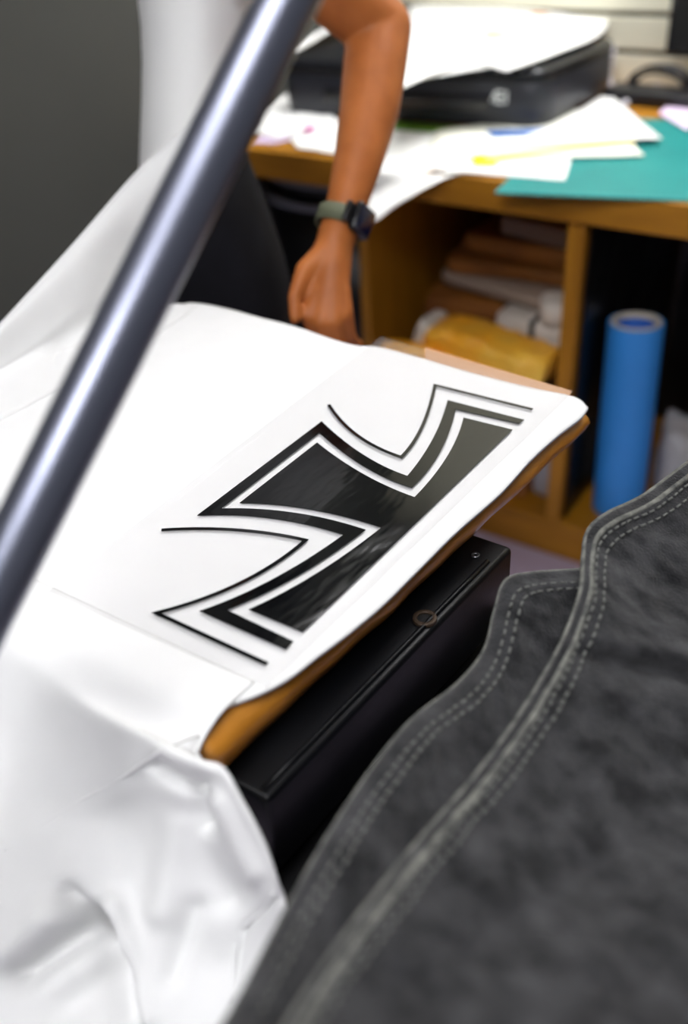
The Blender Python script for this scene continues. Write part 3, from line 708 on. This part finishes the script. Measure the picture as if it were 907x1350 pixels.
# ------------------------------------------------------------------ the person
fx, fy = -.84, -.54             # facing
lx_, ly_ = .54, -.84           # the person's left, towards the camera
TC = at_d(268, 110, 1.53); HC = at_d(276, 330, 1.53)
person = thing('person', (HC[0], HC[1], 0), 'person in white t-shirt and black trousers standing behind the press, left arm hanging down', 'person')
HC = np.array([HC[0]+.0, HC[1], .92]); TC = np.array([TC[0], TC[1], 1.20])
def pf(c, f, l, z): return np.array([c[0]+fx*f+lx_*l, c[1]+fy*f+ly_*l, z])
Sh = pf(TC, -.01, .185, 1.44); El = at_d(500, 38, 1.40); Wr = at_d(452, 290, 1.35)
V, Ed, Rd = [], [], []
def vt(p, r, par=None):
    V.append(tuple(p)); Rd.append(r if isinstance(r, tuple) else (r, r)); k = len(V)-1
    if par is not None: Ed.append((par, k))
    return k
pel = vt((HC[0], HC[1], .95), (.06, .07)); s1 = vt((*(HC*.5+TC*.5)[:2], 1.10), (.05, .06), pel); s2 = vt((TC[0], TC[1], 1.27), (.085, .085), s1)
s3 = vt(pf(TC, 0, 0, 1.42), (.075, .07), s2); nk = vt(pf(TC, .01, 0, 1.50), .05, s3); hd0 = vt(pf(TC, .035, 0, 1.575), .062, nk); hd1 = vt(pf(TC, .04, 0, 1.65), .082, hd0); vt(pf(TC, .03, 0, 1.715), .066, hd1)
ns = vt(pf(TC, .115, 0, 1.625), .016, hd1)
a0 = vt(Sh, .058, s3); um = vt(Sh*.5+El*.5, .050, a0); ue = vt(Sh*.18+El*.82, .047, um); el = vt(El, .0465, ue)
Q = [(.14, at_d(494, 88, 1.39), .0455), (.35, at_d(487, 145, 1.38), .0425), (.6, at_d(474, 205, 1.365), .0355), (.8, at_d(461, 255, 1.355), .0300)]
pr_ = el
for _, p, r in Q: pr_ = vt(p, r, pr_)
w_ = vt(Wr, .0275, pr_); w2_ = vt(at_d(442, 318, 1.345), .0265, w_)
pm = w2_; pm0 = vt(at_d(434, 362, 1.346), .0235, w2_); vt(at_d(432, 400, 1.346), .0185, pm0)
kn = [((409, 416), 1.335), ((424, 425), 1.330), ((440, 424), 1.330), ((453, 414), 1.334)]
fl_ = [.9, 1.0, .94, .78]
for (kx, d), s_ in zip(kn, fl_):
    k0 = vt(at_d(kx[0]*.5+441*.5, kx[1]*.5+330*.5, d+.004), .0155, pm); k1 = vt(at_d(*kx, d), .0138, k0); p = at_d(*kx, d)
    j1 = p+np.array([.002, -.004, -.042])*s_+np.array([0, .012, 0]); j2 = j1+np.array([-.004, .020, -.026])*s_; j3 = j2+np.array([-.006, .022, -.012])*s_
    a = vt(j1, .0098, k1); b_ = vt(j2, .0085, a); vt(j3, .0075, b_)
t0 = vt(at_d(426, 336, 1.338), .0175, w2_); t1 = vt(at_d(402, 356, 1.332), .0135, t0); t2_ = vt(at_d(388, 392, 1.324), .0095, t1); vt(at_d(389, 420, 1.322), .0082, t2_)
ShR = pf(TC, 0, -.185, 1.44); ElR = at_d(255, 110, 1.68); WrR = at_d(214, 268, 1.47)
b0 = vt(ShR, .058, s3); b1 = vt(ShR*.5+ElR*.5, .05, b0); b2_ = vt(ElR, .042, b1); b3 = vt(ElR*.5+WrR*.5, .038, b2_); b4 = vt(WrR, .026, b3); hdn = (at_d(196, 330, 1.40)-WrR); hdn /= np.linalg.norm(hdn); b5 = vt(WrR+hdn*.05, (.032, .016), b4)
for k in range(4):
    o_ = (k-1.5)*.018; sd = np.array([lx_*o_, ly_*o_, 0]); q1 = vt(WrR+hdn*.085+sd, .0105, b5); q2 = vt(WrR+hdn*.118+sd, .0092, q1); q3 = vt(WrR+hdn*.135+sd+(0, .0, -.02), .008, q2); vt(WrR+hdn*.13+sd+(0, 0, -.04), .0075, q3)
q1 = vt(WrR+hdn*.05+np.array([lx_*.035, ly_*.035, .0]), .011, b5); vt(WrR+hdn*.085+np.array([lx_*.045, ly_*.045, 0]), .009, q1)
for sd in (-1, 1): vt(pf(TC, .02, sd*.082, 1.63), .014, hd1)          # ears
bm_ = MB()
rad = [(r[0]+r[1])/2 if i_ > 8 else min(r) for i_, r in enumerate(Rd)]
for p, r in zip(V, rad): bm_.lump(p, (2*r, 2*r, 2*r), 0, 1, nu=20, nvv=12)
for a, b_ in Ed: bm_.tube([V[a], V[b_]], [rad[a], rad[b_]], 20)
body = bm_.build('body', 'skin', person)
rm = body.modifiers.new('blend', 'REMESH'); rm.mode = 'VOXEL'; rm.voxel_size = .0034; rm.use_smooth_shade = True
sm_ = body.modifiers.new('soften', 'SMOOTH'); sm_.factor = .5; sm_.iterations = 7
# tendons on the back of the hand are left to the skin surface; hair and clothes are children
MB().lump(pf(TC, .0, 0, 1.685), (.19, .165, .17), math.atan2(fy, fx), .9, .008, 2).build('hair', 'hair', person)
fa = (fx, fy)
secs = []
for z, f, p, q in [(1.055, .012, .094, .182), (1.08, .008, .092, .183), (1.13, -.006, .088, .183), (1.22, -.020, .088, .19), (1.32, -.022, .092, .20), (1.40, -.012, .090, .205), (1.45, -.006, .080, .175), (1.485, .0, .060, .085), (1.50, .004, .056, .066)]:
    k = (z-.92)/(.28); b0_ = HC[:2]*(1-min(1, k))+TC[:2]*min(1, k); secs.append((b0_[0]+fx*f, b0_[1]+fy*f, z, p, q))
tsh = MB().ell(secs, n=56, cap=False, ax=fa, wob=.05)
tsh.v = [(x, y, z-.085*max(-.3, ((x-TC[0])*fx+(y-TC[1])*fy)/.09)*max(0, min(1, (1.14-z)/.08))) for x, y, z in tsh.v]
tsh.build('shirt', 'shirt', person, solid=.003, off=1, sub=1)
MB().tube(curve([Sh*1.06-El*.06, Sh*.8+El*.2, Sh*.55+El*.45, Sh*.42+El*.58], 14), [.074+.004*math.sin(i*.9) for i in range(14)], 24, cap=False).build('shirt_sleeve', 'shirt', person, solid=.003, off=1)
MB().tube(curve([ShR*1.06-ElR*.06, ShR*.8+ElR*.2, ShR*.55+ElR*.45, ShR*.42+ElR*.58], 14), [.074]*14, 24, cap=False).build('shirt_sleeve', 'shirt', person, solid=.003, off=1)
tr = MB().ell([(*pf(HC, 0, 0, 0)[:2], z, p, q) for z, p, q in [(.76, .122, .165), (.84, .125, .182), (.92, .110, .18), (1.0, .084, .172), (1.06, .072, .165)]], n=44, ax=fa, wob=.06)
for s_ in (-1, 1):
    tr.ell([(*pf(HC, f, s_*.088, 0)[:2], z, p, q) for z, f, p, q in [(.045, .0, .075, .06), (.25, -.005, .078, .065), (.5, .005, .088, .075), (.68, .0, .105, .086), (.85, -.004, .12, .09)]], n=32, ax=fa, wob=.08)
tr.build('trousers', 'trousers', person, sub=1)
for s_ in (-1, 1):
    c = pf(HC, .05, s_*.088, .035); MB().lump(c, (.28, .10, .07), math.atan2(fy, fx), .6).build('shoe', 'black2', person)
# watch on the left wrist
wa, wb_ = at_d(458, 272, 1.352), at_d(444, 312, 1.346); wdir = Vector(wb_-wa).normalized(); wc = Vector((wa+wb_)/2)
side = Vector(RT); side = (side-wdir*side.dot(wdir)).normalized(); frt = wdir.cross(side); frt = frt if frt.dot(Vector(-FW)) > 0 else -frt
watch = thing('watch', ORG[person.name], None, None); del_keys = None
watch.parent = person; watch.location = (0, 0, 0)
def wring(o, ex): return [wc+wdir*o+side*(.0335+ex)*math.cos(2*math.pi*k/40)+frt*(.0285+ex)*math.sin(2*math.pi*k/40) for k in range(40)]
MB().loft([wring(-.012, .0), wring(-.012, .003), wring(.012, .003), wring(.012, 0), wring(-.012, 0)], cap=False).build('strap', 'olive', watch)
def wbox(c, sx, sy, sz, ux, uy, uz, nm, m, bev):
    v = []
    for x in (-1, 1):
        for y in (-1, 1):
            for z in (-1, 1): v.append(Vector(c)+ux*x*sx/2+uy*y*sy/2+uz*z*sz/2)
    return MB().add(v, [(0, 1, 3, 2), (4, 6, 7, 5), (0, 4, 5, 1), (2, 3, 7, 6), (0, 2, 6, 4), (1, 5, 7, 3)]).build(nm, m, watch, bevel=bev)
out = (side*.80+frt*.60).normalized(); tn = wdir.cross(out).normalized()
cc = wc+out*.036
wbox(cc, .013, .038, .042, out, tn, wdir, 'case', 'wblack', .005)
wbox(cc+out*.0066, .0012, .030, .034, out, tn, wdir, 'screen', 'screen', .0005)
wbox(cc-tn*.024*(1 if tn.dot(side) > 0 else -1)-out*.006, .008, .014, .030, out, tn, wdir, 'lug', 'wblack', .003)
